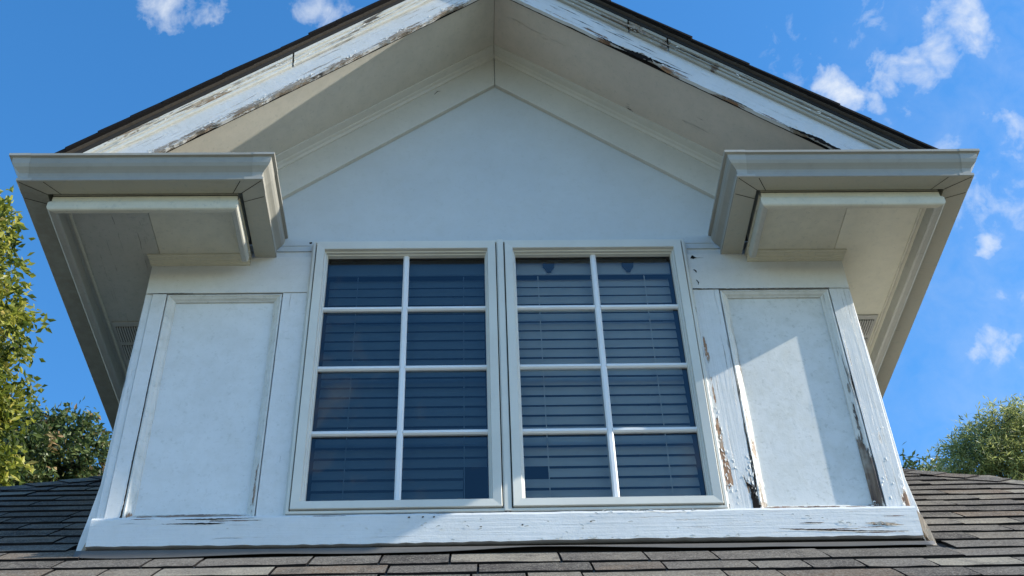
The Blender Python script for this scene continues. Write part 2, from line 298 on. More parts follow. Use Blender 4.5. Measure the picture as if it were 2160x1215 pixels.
# ------------------------------------------------------------------ ground and lower house
gm = M('grass_ground', .9, .1); gp = gm.pos(); gm.l(gm.mix(gm.mapr(gm.noise(gp, .35, 6), .4, .6), c4(.12, .125, .08), c4(.22, .205, .16)), gm.b.inputs['Base Color']); gm.bump(gm.noise(gp, 20, 4), .05, .6)
gr_ = MB().add([(-600, -600, 0), (600, -600, 0), (600, 600, 0), (-600, 600, 0)], [(0, 1, 2, 3)])
go = build('ground', gr_, gm.m, None, kind='structure', origin=(0, 0, GZ)); go.data.vertices; 
for v in go.data.vertices: v.co.z = 0
TA = math.tan(.70788); CA = math.cos(.70788); SA = math.sin(.70788); Z0 = -.503
def RP(x, s, h=0.0):          # point on the main roof: along x, up the slope s, h proud of it
    return (x, s * CA - h * SA, Z0 + s * SA + h * CA)
EAVE_S = -1.55
e0 = RP(0, EAVE_S)
hw = MB().box(-5.4, 5.4, e0[1] + .45, 8.0, GZ, e0[2] - .12); build('lower_wall', hw, P['wall'])
build('eave_board', MB().box(-5.9, 5.9, e0[1] - .0, e0[1] + .45, e0[2] - .14, e0[2] - .03), P['eave'])
# ------------------------------------------------------------------ main roof (hipped)
def hipy(x): return 3.443 - .914 * x if x > 0 else 3.105 + .731 * x
APX = 0.35
mr = MB()
def rz(y): return Z0 + y * TA
xr = (3.443 - e0[1]) / .914; xl = -(3.105 - e0[1]) / .731
yt = 3.0; vr = [(xl, e0[1], e0[2]), (xr, e0[1], e0[2]), ((3.443 - yt) / .914, yt, rz(yt)), (-(3.105 - yt) / .731, yt, rz(yt))]
mr.add(vr + [(xr, 9, e0[2] - .1), (xl, 9, e0[2] - .1), (.3, 5, rz(yt) + .05), (-.3, 5, rz(yt) + .05)], [(0, 1, 2, 3), (1, 4, 6, 2), (0, 3, 7, 5), (3, 2, 6, 7)])
roof = build('roof', mr, P['deck'])
EXP = .1530
def s_row(k, x): return -.396 - .0124 * x + k * EXP
SH = {}
def shingle_mesh(w, var):
    key = (round(w, 2), var)
    if key in SH: return SH[key]
    rr = random.Random(hash(key) & 0xffff); n = 4; L = .20; T = .0105; vs = []; n1 = n + 1
    jx = [rr.uniform(-.0015, .0015) for _ in range(n1)]; jh = [rr.uniform(-.0012, .0016) for _ in range(n1)]
    w0 = w / 2 - .0042
    for i in range(n1):
        x = -w0 + 2 * w0 * i / n
        vs += [(x, jx[i], .0 + jh[i]), (x, jx[i] + .001, T + jh[i]), (x, L * .5, T * .7), (x, L, .0005)]
    fs = []; mi = []
    for i in range(n):
        a = i * 4; b = a + 4
        for q, mm in (((a, b, b + 1, a + 1), 1), ((a + 1, b + 1, b + 2, a + 2), 0), ((a + 2, b + 2, b + 3, a + 3), 0)): fs.append(q); mi.append(mm)
    a = 0; fs.append((0, 1, 2, 3)); mi.append(1); b = n * 4; fs.append((b, b + 3, b + 2, b + 1)); mi.append(1)
    me = bpy.data.meshes.new('shingle'); me.from_pydata([(x, y * CA - h * SA, y * SA + h * CA) for x, y, h in vs], [], fs); me.update()
    me.materials.append(P['shingle']); me.materials.append(P['butt'])
    for q, mm in zip(me.polygons, mi): q.material_index = mm
    SH[key] = me; return me
rs = random.Random(11); cnt = 0
RL = world_loc(roof)
for k in range(-4, 15):
    x = -2.95 + rs.uniform(0, .3)
    while x < 2.95:
        w = rs.choice((.18, .24, .30, .30, .38, .46)); xc = x + w / 2; s = s_row(k, xc)
        ok = True
        y = s * CA
        if y > -.085 and abs(xc) - w / 2 < 1.52 and abs(xc) + w / 2 < 1.62: ok = False      # hidden behind the dormer
        if y > hipy(xc) - .10: ok = False
        if y > .1 and abs(xc) < 1.45: ok = False
        # outside what the photo shows
        if y > .0 and abs(xc) > 2.95: ok = False
        if y < -.56 or (y < 0 and abs(xc) > 2.35): ok = False
        if ok:
            o = bpy.data.objects.new('shingle', shingle_mesh(w, rs.randrange(3))); COL.objects.link(o); o.parent = roof
            o.location = Vector(RP(xc, s + rs.uniform(-.003, .003), .006 + rs.uniform(0, .0015))) - RL; o.rotation_euler = (rs.uniform(-.010, .004), rs.uniform(-.006, .006), -.0124 * CA + rs.uniform(-.006, .006)); cnt += 1
        x += w
print('shingles', cnt)
# the parts of the roof the photo does not show get joined shingle courses
st = MB(); rs2 = random.Random(5)
for k in range(-8, 26):
    x = -5.4
    while x < 5.4:
        w = rs2.choice((.24, .30, .38, .46)); xc = x + w / 2; s = s_row(k, xc); y = s * CA
        seen = (y > 0 and abs(xc) < 2.96) or (-.58 < y <= 0 and abs(xc) < 2.4)
        if s > EAVE_S and y < hipy(xc) - .05 and y < 3 and not seen and not (y > -.09 and abs(xc) < 1.6):
            st.add([RP(x + .002, s, .006), RP(x + w - .002, s, .006), RP(x + w - .002, s, .0135), RP(x + .002, s, .0135), RP(x + w - .002, s + .2, .0065), RP(x + .002, s + .2, .0065)], [(0, 1, 2, 3), (3, 2, 4, 5)])
        x += w
build('shingle_courses', st, P['shingle'], roof, kind='stuff')
# hip cap shingles
for sd in (1, -1):
    a = Vector((sd * 1.7, hipy(sd * 1.7), 0)); b = Vector((sd * 3.6, hipy(sd * 3.6), 0)); a.z = rz(a.y); b.z = rz(b.y)
    dv = (b - a); Lh = dv.length; dn = dv.normalized(); front = Vector((0, -SA, CA)); across = dn.cross(front).normalized() * (1 if sd > 0 else -1)
    if across.y > 0: across = -across
    t = 0; i = 0
    while t < Lh - .2:
        p0 = a + dn * t; rr = random.Random(int(i * 7 + sd)); W_ = .13; L = .24
        side2 = Vector((sd * .55, .75, -.62)).normalized()
        up = Vector((0, -.3, 1)).normalized(); lo = .016 + rr.uniform(-.001, .001); hi = .024 + rr.uniform(-.002, .002)
        q0, q1 = p0 + up * lo, p0 + dn * L + up * hi
        vs = [q0 + across * W_, q0, q0 + side2 * W_, q1 + across * W_, q1, q1 + side2 * W_]
        vs += [v_ - up * .011 for v_ in vs]
        m_ = MB().add(vs, [(0, 1, 4, 3), (1, 2, 5, 4), (6, 7, 10, 9), (7, 8, 11, 10), (0, 3, 9, 6), (3, 4, 10, 9), (4, 5, 11, 10), (2, 5, 11, 8), (0, 1, 7, 6), (1, 2, 8, 7)])
        o = build('hip_cap_shingle', m_, [P['shingle'], P['butt']], roof, origin=p0)
        for pi, q in enumerate(o.data.polygons):
            if pi >= 4: q.material_index = 1
        t += .17; i += 1
# ------------------------------------------------------------------ dormer walls
# gable sheet: plane y=.012
SL = .8138
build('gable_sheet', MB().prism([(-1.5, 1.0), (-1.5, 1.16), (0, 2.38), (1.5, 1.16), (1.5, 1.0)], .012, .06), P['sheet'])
build('backing_board', MB().box(-1.47, -.80, .018, .06, .93, 1.0), P['board']); build('backing_board', MB().box(.80, 1.47, .018, .06, .93, 1.0), P['board'])
# the sheet's lower rim stands a little proud of the strip below
build('gable_rim', MB().box(-1.47, -.812, .0095, .013, 1.030, 1.042), P['sheet']); build('gable_rim', MB().box(.812, 1.47, .0095, .013, 1.030, 1.042), P['sheet'])
for sd in (-1, 1):
    worn = sd > 0
    X = lambda a, b: (min(sd * a, sd * b), max(sd * a, sd * b))
    sm = P['stile_worn'] if worn else P['stile']
    # frieze board across the top
    x0, x1 = X(.815, 1.497)
    build('header_board', MB().box(x0, x1, -.001, .03, .749, .953), P['board'], bevel=.002)
    def stile(xa, xb, seed, ja, jb, z0=-.346, z1=.7455):
        n = 40; rr = random.Random(seed); pts = []
        for i in range(n + 1):
            z = z0 + (z1 - z0) * i / n; low = max(0, 1 - (z - z0) / .5) if worn else .25
            pts.append((xa + rr.uniform(0, ja) * (0.25 + low), z))
        for i in range(n, -1, -1):
            z = z0 + (z1 - z0) * i / n; low = max(0, 1 - (z - z0) / .5) if worn else .25
            pts.append((xb - rr.uniform(0, jb) * (0.25 + low) - (.016 * rr.uniform(.5, 1) * max(0, 1 - abs(z + .30) / .07) if (worn and xa < 1) else 0), z))
        m_ = MB(); k = len(pts); ys = (0.0, .034)
        # strip quads front face
        for i in range(n):
            a, b, c, d = pts[i], pts[i + 1], pts[k - 2 - i], pts[k - 1 - i]
            m_.add([(a[0], 0, a[1]), (b[0], 0, b[1]), (c[0], 0, c[1]), (d[0], 0, d[1]), (a[0], .034, a[1]), (b[0], .034, b[1]), (c[0], .034, c[1]), (d[0], .034, d[1])], [(0, 3, 2, 1), (0, 1, 5, 4), (3, 7, 6, 2)])
        o = build('stile', m_, sm); return o
    if sd > 0:
        stile(.820, .932, 3, .005, .006); stile(1.407, 1.468, 4, .002, .002)
    else:
        stile(-1.468, -1.409, 5, .001, .002); stile(-.922, -.817, 6, .002, .0015)
    # corner board wrapping the side, a little behind the stile
    x0, x1 = X(1.470, 1.500); build('corner_board', MB().box(x0, x1, .006, .10, -.40 if sd > 0 else -.46, .934), sm, bevel=.003)
    # side wall of the dormer down to the roof
    x0, x1 = X(1.455, 1.492); build('side_wall', MB().prism([(0, 0)], 0, 0).add([(sd * 1.492, .10, -.45), (sd * 1.492, .10, .95), (sd * 1.492, 2.0, .95), (sd * 1.492, 2.0, 1.1), (sd * 1.492, 2.4, 1.3), (sd * 1.445, .10, -.45), (sd * 1.445, .10, .95), (sd * 1.445, 2.0, .95)], [(0, 1, 2, 3, 4), (5, 6, 7), (0, 1, 6, 5)]), P['board'])
    # recessed panel
    xa, xb = (.936, 1.403) if sd > 0 else (-1.405, -.926)
    build('panel', MB().box(xa - .003, xb + .003, .030, .040, -.35, .75), P['panel_worn'] if worn else P['panel'])
    build('backing', MB().box(min(sd * .80, sd * 1.49), max(sd * .80, sd * 1.49), .041, .09, -.47, .95), P['dark'])
    # picture-frame moulding: an ogee that falls from the stiles to the panel, mitred corners
    prof = [(0, .002), (.006, .0015), (.012, .007), (.020, .011), (.028, .020), (.033, .022), (.034, .030)]
    za, zb = -.346, .742
    mm = P['mould_worn'] if worn else P['mould']
    L_ = MB().loft([[(xa + o_, y_, za + o_ * 1.0) for o_, y_ in prof], [(xa + o_, y_, zb - o_ * .75) for o_, y_ in prof]]); build('panel_moulding', L_, mm)
    R_ = MB().loft([[(xb - o_, y_, za + o_ * 1.0) for o_, y_ in prof], [(xb - o_, y_, zb - o_ * .75) for o_, y_ in prof]]); build('panel_moulding', R_, mm)
    T_ = MB().loft([[(xa + o_, y_, zb - o_ * .75) for o_, y_ in prof], [(xb - o_, y_, zb - o_ * .75) for o_, y_ in prof]]); build('panel_moulding', T_, P['mould_h'])
    B_ = MB().loft([[(xa + o_, y_, za + o_ * 1.0) for o_, y_ in prof], [(xb - o_, y_, za + o_ * 1.0) for o_, y_ in prof]]); build('panel_moulding', B_, P['mould_hw'] if worn else P['mould_h'])
# sill board, wavy lower edge, deep grain
rsx = random.Random(9); n = 90; tp = []; bt = []
for i in range(n + 1):
    x = -1.502 + 3.004 * i / n; tp.append((x, -.352 + rsx.uniform(-.0012, .0012) + (.002 if x > .8 else 0))); bt.append((x, -.474 + rsx.uniform(-.002, .002) + .0025 * math.sin(x * 3)))
sb = MB()
for i in range(n):
    a, b, c, d = tp[i], tp[i + 1], bt[i + 1], bt[i]
    sb.add([(a[0], -.024, a[1]), (b[0], -.024, b[1]), (b[0], -.031, b[1] - .012), (a[0], -.031, a[1] - .012), (c[0], -.032, c[1]), (d[0], -.032, d[1]), (a[0], .03, a[1] + .004), (b[0], .03, b[1] + .004), (c[0], .02, c[1]), (d[0], .02, d[1])],
           [(0, 3, 2, 1), (3, 5, 4, 2), (0, 1, 7, 6), (5, 9, 8, 4)])
sb.add([(-1.502, -.024, -.352), (-1.502, -.032, -.474), (-1.502, .02, -.474), (-1.502, .03, -.352)], [(0, 1, 2, 3)]); sb.add([(1.502, -.024, -.352), (1.502, -.032, -.474), (1.502, .02, -.474), (1.502, .03, -.352)], [(0, 1, 2, 3)])
build('sill_board', sb, P['sill'])
build('sill_gap_shade', MB().box(-1.5, 1.5, -.012, .03, -.53, -.478), P['dark'])  # dark face added for the black shadow below the sill
fl = MB(); n = 110
def fpt(x):
    dz = -.004 * x; wv = .006 * math.sin(x * 2.3 + 1.2) + .004 * math.sin(x * 5.9) + .0018 * math.sin(x * 14.)
    lift = .008 * max(0, math.sin(x * 3.3 + 1.0)) ** 2 + .004 * max(0, math.sin(x * 7 + 2))
    rz_ = Z0 - .062 * TA
    return [(x, -.010, -.4895 + dz), (x, -.022, -.491 + dz), (x, -.035, -.497 + dz), (x, -.045, -.511 + dz * .5 + wv * .5), (x, -.0520, -.5245 + lift + wv * .7), (x, -.0555, -.5285 + lift + wv * .7)]
build('flashing_gap_shade', MB().box(-1.5, 1.5, -.034, -.012, -.55, -.500), P['dark'])  # dark sheet added so the gap under the flashing reads unlit
fl.loft([fpt(-1.53 + 3.06 * i / n) for i in range(n + 1)])
build('flashing', fl, P['flash'], solid=.0012, smooth=True)
# little side boards at the foot of the dormer
for sd in (-1, 1):
    pts = [(1.503, .75), (1.512, .3), (1.515, -.2), (1.535, -.36), (1.547, -.44), (1.552, -.50), (1.538, -.50), (1.515, -.44), (1.503, -.38)]
    o = build('side_trim', MB().prism([(sd * a, b if sd > 0 else b + .02) for a, b in pts], .02, .07), P['stile_worn'] if sd > 0 else P['stile'], bevel=.002)
build('rotten_corner_wood', MB().prism([(1.485, -.352), (1.512, -.345), (1.528, -.37), (1.545, -.43), (1.556, -.50), (1.54, -.50), (1.522, -.45), (1.505, -.40)], .002, .019), P['wood'])
build('rotten_corner_wood', MB().prism([(-1.503, -.44), (-1.512, -.43), (-1.530, -.49), (-1.545, -.515), (-1.515, -.50)], .0, .019), P['wood'])
# ------------------------------------------------------------------ rake frieze, bed moulding, soffit, fascia
def rake_board(sd, ztop, zbot, xin, xout, y0, y1):
    """board under the gable's slope between two parallel lines z=ztop-SL|x|, z=zbot-SL|x|; mitred at the peak"""
    return MB().prism([(sd * xin, ztop - SL * xin), (sd * xout, ztop - SL * xout), (sd * xout, max(zbot - SL * xout, 1.0)), (sd * (min(xout, (zbot - 1.0) / SL)), max(1.0, zbot - SL * xout)), (sd * xin, zbot - SL * xin)], y0, y1)
for sd in (-1, 1):
    build('rake_frieze', rake_board(sd, 2.352, 2.115, .0015, 1.43, -.008, .0125), P['frieze'], bevel=.0015)
    prof = [(-.008, 2.318), (-.014, 2.320), (-.020, 2.334), (-.030, 2.340), (-.034, 2.346), (-.056, 2.352), (-.066, 2.356), (-.068, 2.368)]
    build('bed_moulding', MB().loft([[(sd * .001, y, z) for y, z in prof], [(sd * 1.62, y, z - SL * 1.62) for y, z in prof]]), P['frieze'])
    build('rake_soffit', rake_board(sd, 2.385, 2.365, .001, 1.65, -.397, .0), P['soff_l'] if sd < 0 else P['soff_r'])
    # fascia board with an eaten lower edge
    rr = random.Random(21 + sd); top = []; bot = []; n = 110
    dam = {1: ((.50, .80, .030), (.62, .76, .020), (1.28, 1.45, .022), (.95, 1.1, .006), (.3, .45, .006)), -1: ((.15, .30, .010), (.5, .6, .006), (.9, 1.05, .006), (1.2, 1.35, .008))}[sd]
    for i in range(n + 1):
        x = .001 + 1.80 * i / n; e_ = rr.uniform(0, .0035)
        for a, b, d_ in dam:
            if a < x < b: e_ += d_ * math.sin(math.pi * (x - a) / (b - a)) * rr.uniform(.55, 1.)
        bot.append((sd * x, max(1.0, 2.338 - SL * x + e_))); top.append((sd * x, 2.515 - SL * x))
    fb = MB()
    for i in range(n):
        a, b, c, d = top[i], top[i + 1], bot[i + 1], bot[i]
        fb.add([(a[0], -.415, a[1]), (b[0], -.415, b[1]), (c[0], -.415, c[1]), (d[0], -.415, d[1]), (c[0], -.396, c[1]), (d[0], -.396, d[1])], [(0, 1, 2, 3), (3, 2, 4, 5)])
    build('rake_fascia', fb, P['fasc_l'] if sd < 0 else P['fasc_r'])
    build('fascia_backing', rake_board(sd, 2.50, 2.356, .001, 1.65, -.3955, -.38), P['dark'])
    # shingle moulding over it in lengths with open joints
    cuts = {1: [0, .62, .79, 1.83], -1: [0, .92, 1.83]}[sd]
    for a, b in zip(cuts, cuts[1:]):
        prof = [(-.416, 2.487), (-.428, 2.485), (-.431, 2.488), (-.431, 2.503), (-.426, 2.5045), (-.426, 2.507), (-.436, 2.509), (-.438, 2.523), (-.433, 2.525), (-.433, 2.528), (-.444, 2.530), (-.446, 2.548), (-.38, 2.550)]
        a2 = a + .004 if a else .001; b2 = b - .003
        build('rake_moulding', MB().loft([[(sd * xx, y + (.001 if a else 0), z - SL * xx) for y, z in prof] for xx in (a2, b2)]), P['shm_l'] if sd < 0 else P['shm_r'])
    # dormer roof slab and the shingle edges seen over the rake
    if sd < 0: droof = build('dormer_roof', MB().prism([(0, 2.575), (-1.845, 2.575 - SL * 1.845), (-1.845, 2.552 - SL * 1.845), (0, 2.552), (1.845, 2.552 - SL * 1.845), (1.845, 2.575 - SL * 1.845)], -.448, 3.2), P['deck'])
ca, sa = math.cos(A), math.sin(A)
rr = random.Random(31)
DL = world_loc(droof)
for sd in (-1, 1):
    Ls = 1.875 / ca; k = 0; a = .03 + (.05 if sd > 0 else 0)
    # starter course, frayed
    build('starter_course', MB().prism([(sd * .02, 2.576 - SL * .02), (sd * 1.862, 2.576 - SL * 1.862), (sd * 1.862, 2.586 - SL * 1.862), (sd * .02, 2.586 - SL * .02)], -.462, -.20), P['starter'], droof)
    while a < Ls:
        b = min(a + .1513, Ls + .01); up_ = max(a - .30, .0); ov = -.470 - rr.uniform(0, .012)
        def sp(al, h): return (sd * (al * ca + h * sa), 2.571 - al * sa + h * ca)
        hb = .024 + rr.uniform(-.003, .004)
        m_ = MB(); pts = [sp(up_, .006), sp((up_ + b) / 2, .010 + rr.uniform(-.002, .002)), sp(b, hb - .012), sp(b, hb), sp((up_ + b) / 2, .020), sp(up_, .013)]
        m_.prism(pts, ov, .25)
        o = build('shingle', m_, [P['butt'], P['shingle']], droof)
        for q in o.data.polygons:
            if q.normal.z > .5: q.material_index = 1
        a = b
# courses further back on the dormer roof (out of sight), joined
st = MB()
for sd in (-1, 1):
    for k in range(16):
        al = .05 + k * .1513
        def sp3(al, h, y): return (sd * (al * ca + h * sa), y, 2.571 - al * sa + h * ca)
        y = .26
        while y < 3.1:
            w = rr.choice((.24, .3, .4)); al2 = min(al + .151, 1.90 / ca)
            st.add([sp3(max(al - .05, 0), .010, y), sp3(al2, .030, y), sp3(al2, .030, y + w - .004), sp3(max(al - .05, 0), .010, y + w - .004), sp3(al2, .018, y), sp3(al2, .018, y + w - .004)], [(0, 1, 2, 3), (1, 4, 5, 2)]); y += w
build('shingle_courses', st, P['shingle'], droof, kind='stuff')
# ------------------------------------------------------------------ cornice returns and gutters
XI, XO, YF, ZT = .93, 2.0, -.5, 1.076
def swp(sd, seg, prof, xi, xo, yf, mi=1, mf=1, ms=1, y_in=-.002, y_side=2.4, a=None, b=None):
    """sweep a (offset,z) profile round the return: inner run, front run or side run, mitred"""
    R = []
    if seg == 'inner':
        R = [[(sd * (xi + o * mi), y_in, z) for o, z in prof], [(sd * (xi + o * mi), yf + o * mf, z) for o, z in prof]]
    elif seg == 'front':
        R = [[(sd * (xi + o * mi), yf + o * mf, z) for o, z in prof], [(sd * (xo - o * ms), yf + o * mf, z) for o, z in prof]]
    elif seg == 'side':
        R = [[(sd * (xo - o * ms), yf + o * mf, z) for o, z in prof], [(sd * (xo - o * ms), y_side, z) for o, z in prof]]
    elif seg == 'corner_in':
        R = [[(sd * (xi + o * mi - .0015), yf + b, z) for o, z in prof], [(sd * (xi + o * mi - .0015), yf + o * mf - .0015, z) for o, z in prof], [(sd * (xi + a + .03 * (z < .97)), yf + o * mf - .0015, z) for o, z in prof]]
    elif seg == 'corner_out':
        R = [[(sd * (xo - a - .02 * (z < .97)), yf + o * mf - .0015, z) for o, z in prof], [(sd * (xo - o * ms + .0015), yf + o * mf - .0015, z) for o, z in prof], [(sd * (xo - o * ms + .0015), yf + b, z) for o, z in prof]]
    return MB().loft(R)
gp_ = [(.014, 1.070), (.012, 1.0765), (.000, 1.0765), (.000, 1.064), (.004, 1.0625), (.010, 1.060), (.0105, 1.046), (.013, 1.031), (.019, 1.017), (.028, 1.005), (.035, .994), (.038, .982), (.0385, .970), (.038, .967), (.033, .965), (.033, .952), (.0355, .950)]
gs_ = [(.0358, .9502), (.110, .9502), (.111, 1.07)]
fd_ = [(-.0008, .9500), (-.0008, .9460)]
cp_ = gp_[1:]
for sd in (-1, 1):
    for seg in ('front', 'side', 'inner'):
        gt_ = build('gutter', swp(sd, seg, gp_, XI, XO, YF, 1.2, 1, 1.35), P['gutter_dirty'] if (seg == 'side' and sd < 0) else P['gutter'], solid=.0016 if seg == 'inner' else .0, smooth=False)
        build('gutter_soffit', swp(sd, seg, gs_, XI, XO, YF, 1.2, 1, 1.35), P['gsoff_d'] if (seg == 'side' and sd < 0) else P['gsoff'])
        if seg == 'front':
            build('gutter_corner', swp(sd, 'corner_in', cp_, XI, XO, YF, 1.2, 1, 1.35, a=.085, b=.11), P['strap'], gt_)
            build('gutter_corner', swp(sd, 'corner_out', cp_, XI, XO, YF, 1.2, 1, 1.35, a=.085, b=.11), P['strap'], gt_)
    # mitre seams in the gutter's soffit
    for (cx_, cy_, dx_, dy_) in ((XI + .046, YF + .04, .089, .070), (XI + .13, YF + .04, .040, .071), (XI + .046, YF + .13, .088, .030), (XO - .052, YF + .04, -.097, .070), (XO - .15, YF + .04, -.055, .071), (XO - .052, YF + .13, -.096, .040)):
        a_ = Vector((cx_, cy_, .9492)); b_ = a_ + Vector((dx_, dy_, 0)); nn = Vector((-dy_, dx_, 0)).normalized() * .0014
        build('seam', MB().add([(sd * q.x, q.y, q.z) for q in (a_ - nn, b_ - nn, b_ + nn, a_ + nn)], [(0, 1, 2, 3)]), P['dark'])
    # fascia ledge ring below the gutter
    fp = [(.006, 1.03), (.006, .921), (.001, .914), (-.002, .905), (-.002, .880), (.001, .871), (.006, .867), (.022, .867), (.027, .871), (.028, .8735), (.028, .945)]
    for seg in ('front', 'side', 'inner'):
        build('seam', swp(sd, seg, [(.0052, .9501), (.0052, .9455)], 1.075, 1.838, -.385, 1, 1, 1.35, y_in=-.068), P['dark'])
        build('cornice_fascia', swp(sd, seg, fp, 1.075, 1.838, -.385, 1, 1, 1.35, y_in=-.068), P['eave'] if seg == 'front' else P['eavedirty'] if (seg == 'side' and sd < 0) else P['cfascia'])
    build('ledge_end', MB().box(min(sd * 1.076, sd * 1.1025), max(sd * 1.076, sd * 1.1025), -.0700, -.0665, .868, .95), P['eave'])
    # soffit: front return piece and side piece, with the seam at x=1.46
    X = lambda a, b: (min(sd * a, sd * b), max(sd * a, sd * b))
    x0, x1 = X(1.0765, 1.459); build('cornice_soffit', MB().box(x0, x1, -.36, .011, .935, .955), P['eave'])
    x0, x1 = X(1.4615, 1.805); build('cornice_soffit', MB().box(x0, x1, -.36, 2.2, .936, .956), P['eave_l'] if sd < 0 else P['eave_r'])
    x0, x1 = X(1.076, 1.86); build('return_lid', MB().box(x0, x1, -.38, .0, 1.03, 1.04), P['flash'])
    # inner ledge bead along the side soffit
    x0, x1 = X(1.772, 1.784); build('soffit_bead', MB().box(x0, x1, -.33, 2.2, .926, .9355), P['eave'], bevel=.003)
    # crown under the soffit against the wall
    bp = [(-.047, .9345), (-.0465, .929), (-.036, .927), (-.033, .922), (-.021, .920), (-.018, .914), (-.010, .911), (-.008, .905), (-.0015, .904)]
    build('wall_moulding', MB().loft([[(sd * 1.077, y, z) for y, z in bp], [(sd * (1.500 - y * .3), y, z) for y, z in bp]] + ([[(sd * (1.500 - y * .3), 1.2, z) for y, z in bp]] if 0 else [])), P['bed'])
    # soffit vent: frame, louvres in two rows
    vx0, vx1 = X(1.600, 1.762); vt = build('soffit_vent', MB().box(vx0, vx1, .40, .84, .929, .9355), P['vent'], bevel=.0015)
    for row in (0, 1):
        y0 = .43 + row * .135
        build('vent_slot', MB().box(vx0 + .012, vx1 - .012, y0, y0 + .11, .9275, .9285), P['dark'], vt)
        nl = 12
        for i in range(nl):
            xx = vx0 + .014 + (vx1 - vx0 - .028) * (i + .5) / nl
            build('louvre', MB().box(xx - .0030, xx + .0030, y0 - .001, y0 + .111, .921, .9272), P['vent'], vt)
def crack(name, pts, y, seed=0, mat='dark', parent=HOUSE):
    """an open split in the wood: a run of (x, z, width) stations, ragged edges, flat, with the shade of its depth put into the dark colour"""
    rr_ = random.Random(seed); m_ = MB(); st_ = []
    for (xa, za, wa), (xb, zb, wb) in zip(pts, pts[1:]):
        k = max(2, int(math.hypot(xb - xa, zb - za) / .008))
        for i in range(k): t = i / k; st_.append((xa + (xb - xa) * t, za + (zb - za) * t, wa + (wb - wa) * t))
    st_.append(pts[-1]); up_, dn_ = [], []
    for i, (x, z, w) in enumerate(st_):
        a = st_[max(0, i - 1)]; b = st_[min(len(st_) - 1, i + 1)]; L = math.hypot(b[0] - a[0], b[1] - a[1]) or 1; nx, nz_ = -(b[1] - a[1]) / L, (b[0] - a[0]) / L
        u1, u2 = w * rr_.uniform(.25, .75), w * rr_.uniform(.25, .75); up_.append((x + nx * u1, z + nz_ * u1)); dn_.append((x - nx * u2, z - nz_ * u2))
    for i in range(len(st_) - 1):
        m_.add([(up_[i][0], y, up_[i][1]), (up_[i + 1][0], y, up_[i + 1][1]), (dn_[i + 1][0], y, dn_[i + 1][1]), (dn_[i][0], y, dn_[i][1])], [(0, 1, 2, 3)])
    return build(name, m_, P[mat], parent)
rl_ = lambda x, c: c - SL * x
crack('split', [(.46, rl_(.46, 2.352), .002), (.54, rl_(.54, 2.347), .010), (.60, rl_(.60, 2.342), .012), (.64, rl_(.64, 2.348), .030), (.69, rl_(.69, 2.353), .026), (.72, rl_(.72, 2.362), .014), (.80, rl_(.80, 2.375), .006), (.88, rl_(.88, 2.386), .001)], -.4157, 1)
crack('split', [(1.26, rl_(1.26, 2.340), .004), (1.32, rl_(1.32, 2.346), .014), (1.36, rl_(1.36, 2.352), .022), (1.41, rl_(1.41, 2.346), .014), (1.46, rl_(1.46, 2.348), .012), (1.50, rl_(1.50, 2.345), .004)], -.4157, 2)
crack('split', [(1.0, rl_(1.0, 2.342), .002), (1.06, rl_(1.06, 2.345), .006), (1.12, rl_(1.12, 2.340), .002)], -.4157, 12)
for i, (a_, b_, c_) in enumerate(((.50, .62, 2.425), (.44, .52, 2.45), (.56, .64, 2.44), (.60, .72, 2.405), (.30, .40, 2.44), (.66, .74, 2.43), (.36, .46, 2.40), (.72, .84, 2.395))):
    crack('split', [(a_, rl_(a_, c_), .0006), ((a_ + b_) / 2, rl_((a_ + b_) / 2, c_ + .002), .0035), (b_, rl_(b_, c_), .0006)], -.4157, 30 + i)
crack('split', [(.80, rl_(.80, 2.502), .002), (.9, rl_(.9, 2.505), .006), (1.0, rl_(1.0, 2.503), .002)], -.4470, 3)
crack('split', [(.52, rl_(.52, 2.505), .002), (.60, rl_(.60, 2.50), .010), (.66, rl_(.66, 2.515), .020), (.70, rl_(.70, 2.50), .010), (.80, rl_(.80, 2.49), .003)], -.4472, 4, 'wood')
crack('split', [(-1.20, -.3845, .001), (-1.10, -.3855, .006), (-1.02, -.3845, .001)], -.0335, 5)
crack('split', [(-1.20, -.366, .001), (-1.08, -.367, .005), (-.92, -.364, .001)], -.0325, 6)
crack('split', [(.98, -.441, .001), (1.10, -.448, .005), (1.25, -.455, .004), (1.45, -.459, .001)], -.0340, 7)
crack('split', [(1.06, -.420, .001), (1.10, -.419, .004), (1.14, -.420, .001)], -.0335, 8)
crack('split', [(1.30, -.423, .001), (1.36, -.426, .012), (1.41, -.431, .006), (1.44, -.434, .001)], -.0338, 9, 'wood')
crack('split', [(.926, -.344, .026), (.922, -.31, .022), (.915, -.28, .010), (.918, -.25, .014), (.900, -.225, .006), (.893, -.19, .001)], -.0012, 10)
crack('split', [(.932, -.26, .006), (.938, -.18, .004), (.936, -.06, .003), (.934, .05, .002)], -.0012, 11)
crack('split', [(-1.409, -.345, .008), (-1.407, -.28, .003), (-1.409, -.1, .002), (-1.407, .1, .0025), (-1.408, .3, .0015), (-1.407, .45, .001)], -.0012, 13)
crack('split', [(1.404, .30, .001), (1.402, .24, .006), (1.402, .20, .002)], -.0012, 14)
crack('split', [(.82, .7475, .005), (1.0, .7472, .003), (1.2, .7475, .003), (1.41, .7475, .003)], -.0026, 15)
crack('split', [(-1.49, .7470, .002), (-1.40, .7472, .003), (-1.30, .7475, .002)], -.0026, 16)
crack('split', [(.836, .935, .018), (.846, .93, .014), (.86, .929, .002), (.89, .929, .0006)], -.0026, 17)
crack('split', [(.838, .86, .006), (.846, .852, .007), (.848, .842, .003)], -.0026, 18); crack('split', [(.842, .80, .003), (.85, .785, .005), (.846, .77, .002)], -.0026, 19)
crack('nail_hole', [(-.836, 1.045, .006), (-.830, 1.046, .010), (-.824, 1.045, .006)], .0085, 20)
